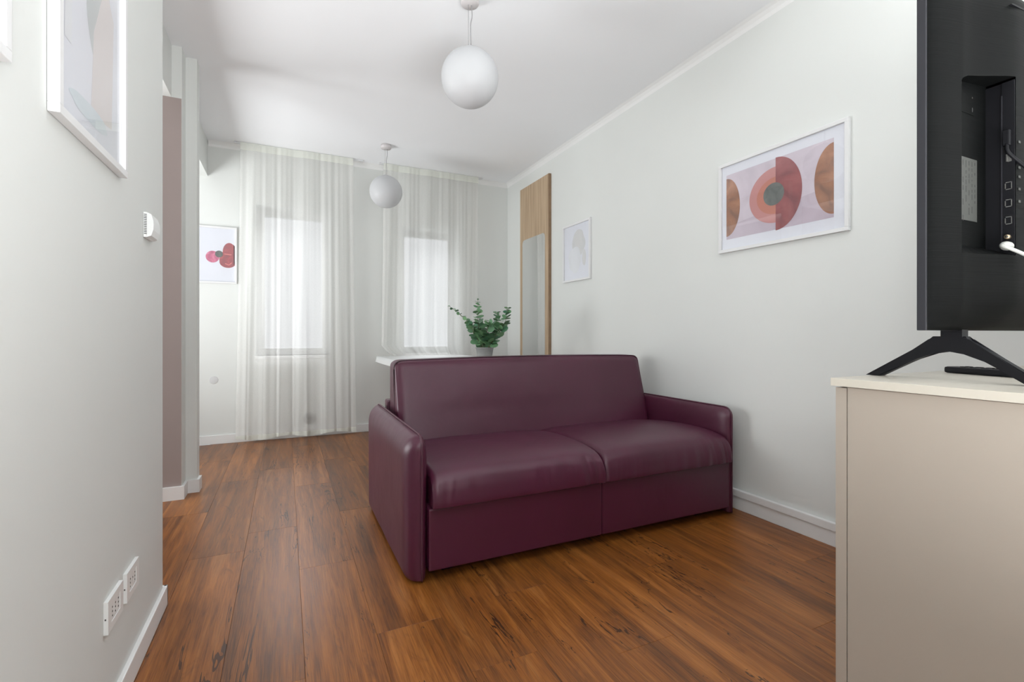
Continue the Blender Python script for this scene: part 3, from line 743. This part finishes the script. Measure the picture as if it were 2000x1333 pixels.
for i in range(len(xs)-1):
    for j in range(len(G[0])-1):
        if i0 <= i < i1 and 7 <= j < 13: continue
        bm.faces.new((G[i][j], G[i+1][j], G[i+1][j+1], G[i][j+1])).smooth = True
obj('back_cover', bm, M['tv'], tv)
bm = bmesh.new(); yf = 0.4745
def wall(a, b): bm.faces.new((a, b, bm.verts.new((b.co.x, yf, b.co.z)), bm.verts.new((a.co.x, yf, a.co.z))))
H = {}
def cp(i, j):
    if (i, j) not in H: H[i, j] = bm.verts.new((xs[i], yb(xs[i], zs(xs[i])[j]), zs(xs[i])[j]))
    return H[i, j]
for i in range(i0, i1): wall(cp(i, 13), cp(i+1, 13))
for i in range(i0, i1):                                     # sloped sill at the bottom of the recess
    a, b = cp(i, 7), cp(i+1, 7); bm.faces.new((a, b, bm.verts.new((b.co.x, yf, b.co.z+0.020)), bm.verts.new((a.co.x, yf, a.co.z+0.020))))
for j in range(7, 13): wall(cp(i0, j), cp(i0, j+1))
bm.faces.new([bm.verts.new(p) for p in ((RX0, yf, RZ0), (RX1, yf, RZ0), (RX1, yf, 1.505), (RX0, yf, 1.49))])
obj('recess', bm, M['tv'], tv)
# connector wall, faces left
bm = bmesh.new(); box(bm, RX1-0.001, RX1+0.003, 0.449, yf, RZ0+.002, 1.495); box(bm, RX1-0.003, RX1+0.003, yb(RX1, 1.3)+0.001, 0.4495, RZ0+.002, 1.495)
obj('connector_panel', bm, M['tv_dark'], tv)
bm = bmesh.new(); box(bm, RX1-0.0042, RX1-0.003, 0.4485, 0.4500, RZ0+.02, 1.47); obj('panel_edge', bm, M['tv_side'], tv)
xp = RX1-0.003
yc = 0.5*(yb(RX1, 1.3)+0.4495)
for z in (1.290, 1.256, 1.222):
    b = bmesh.new()
    for r_ in ((yc-.0055, yc-.0043, z-.0075, z+.0075), (yc+.0035, yc+.0047, z-.005, z+.005), (yc-.0055, yc+.0035, z+.0062, z+.0075), (yc-.0055, yc+.0035, z-.0075, z-.0062)): box(b, xp-0.0010, xp, *r_)
    obj('port', b, M['steel'], tv)
b = bmesh.new(); box(b, xp-.0012, xp, yc+.001, yc+.003, 1.338, 1.352); box(b, xp-.0008, xp, yc-.005, yc+.001, 1.337, 1.353); obj('usb_port', b, M['steel'], tv)
b = bmesh.new(); lathe(b, (xp, yc, 1.1895), [(0.0045, 0), (0.0045, -0.006), (0.0038, -0.0075), (0.0025, -0.0078), (0.0, -0.0078)], 20, 'X'); obj('aerial_socket', b, M['brass'], tv)
b = bmesh.new(); lathe(b, (xp-.0079, yc, 1.1895), [(0.0, -0.0005), (0.0023, -0.0004), (0.0023, 0)], 16, 'X'); obj('socket_hole', b, M['slot'], tv)
# printed labels: rows of tiny unreadable print
def label(x0, x1, z0, z1, seed, dens):
    lb_ = obj('rating_label', B(x0, x1, yf-0.0008, yf-0.0002, z0, z1), M['label'] if dens > 2 else M['tv'], tv)
    b = bmesh.new(); r2 = random.Random(seed)
    for c in range(dens):
        x = x0+(x1-x0)*(0.10+0.8*c/max(1, dens-1)); z = z1-0.006
        while z > z0+0.008:
            l = r2.uniform(0.003, 0.014)
            if r2.random() < 0.6: box(b, x-.0011, x+.0011, yf-0.0011, yf-0.0008, z-l, z)
            z -= l+r2.uniform(.002, .006)
    obj('fine_print', b, M['ink'], lb_)
label(1.160, 1.247, 1.222, 1.345, 3, 7)
label(1.156, 1.236, 1.432, 1.474, 5, 2)
# slot near the top and the black signal lead
bm = bmesh.new(); prism(bm, [(1.262, yb(1.3, 1.6)-0.0006, 1.634), (1.268, yb(1.3, 1.6)-.0006, 1.637), (1.40, 0.4288-0.0006, 1.645), (1.40, 0.4288-.0006, 1.641)], (0, 0.004, 0)); obj('vent_slot', bm, M['tv_dark'], tv)
bm = bmesh.new(); box(bm, RX1-0.013, RX1-0.003, yc-.005, yc+.006, 1.368, 1.398, bev=0.002)
tube(bm, spline([(RX1-.010, yc, 1.372), (RX1-.010, yc-.002, 1.355), (RX1+.004, yc-.012, 1.335), (RX1+.03, yc-.03, 1.305), (RX1+.07, yc-.05, 1.27), (RX1+.12, yc-.06, 1.22)], 6), 0.0032, 10)
obj('signal_lead', bm, M['tv_dark'], tv)
bm = bmesh.new(); zA = 1.171
lathe(bm, (xp, yc-.001, zA), [(0.0078, 0), (0.0086, -.004), (0.0088, -0.012), (0.0075, -0.020), (0.0045, -0.027), (0.003, -.028)], 24, 'X')
tube(bm, spline([(xp-.026, yc-.001, zA), (xp-.033, yc-.003, zA-.002), (xp-.028, yc-.012, zA-.008), (xp, yc-.026, zA-.022), (xp+.04, yc-.04, zA-.045), (xp+.10, yc-.05, zA-.085)], 8), 0.0034, 12)
obj('aerial_cable', bm, M['cable_w'], tv, label='white aerial cable')
# white sticker marks at the far side of the connectors
for z in (1.372, 1.335, 1.322, 1.304, 1.280, 1.256):
    obj('port_mark', B(1.292, 1.300, yb(1.296, z)-0.0010, yb(1.296, z)-0.0002, z, z+.0045), M['label'], tv)
# V-shaped feet
def foot(x):
    yc_ = 0.497; b = bmesh.new()
    outer = [(-0.152, 0.0), (-0.060, 0.060), (-0.030, 0.080), (-0.026, 0.088), (0.026, 0.088), (0.030, 0.080), (0.060, 0.060), (0.140, 0.0)]
    inner = [(0.112, 0.0), (0.055, 0.040), (0.025, 0.056), (0.0, 0.061), (-0.025, 0.056), (-0.055, 0.040), (-0.122, 0.0)]
    pts = [(x-0.011, yc_+a, ZT+0.0005+c) for a, c in [(-p[0], p[1]) for p in outer+inner]]
    prism(b, pts, (0.022, 0, 0)); bmesh.ops.bevel(b, geom=[e for e in b.edges if abs(e.verts[0].co.x-e.verts[1].co.x) < 1e-5], offset=0.003, segments=2, affect='EDGES')
    box(b, x-0.012, x+0.012, yc_-.022, yc_+.012, ZT+.086, TVZ0+.004)
    obj('foot', b, M['stand'], tv)
foot(1.203); foot(2.06)
rm = empty('remote_control', (1.62, 0.5, ZT), 'slim black remote control lying on the beige cabinet under the television', 'remote')
ROT = Matrix.Rotation(0.0, 4, 'Z')
a_, b_ = Vector((1.432, 0.606, 0)), Vector((1.385, 0.44, 0))
d_ = (b_-a_).normalized(); n2 = Vector((-d_.y, d_.x, 0)); L = (b_-a_).length
bm = bmesh.new(); box(bm, 0, L, 0, 0.038, ZT+.0003, ZT+.0155, bev=0.005)
Mx = Matrix(((d_.x, n2.x, 0, a_.x), (d_.y, n2.y, 0, a_.y), (0, 0, 1, 0), (0, 0, 0, 1)))
bmesh.ops.transform(bm, matrix=Mx, verts=bm.verts[:]); obj('body', bm, M['stand'], rm, False)
for i in range(5):
    for j in range(2):
        b = bmesh.new(); box(b, .03+i*.022, .042+i*.022, .008+j*.014, .016+j*.014, ZT+.0153, ZT+.0172, bev=.0006)
        bmesh.ops.transform(b, matrix=Mx, verts=b.verts[:]); obj('button', b, M['tv_dark'], rm)
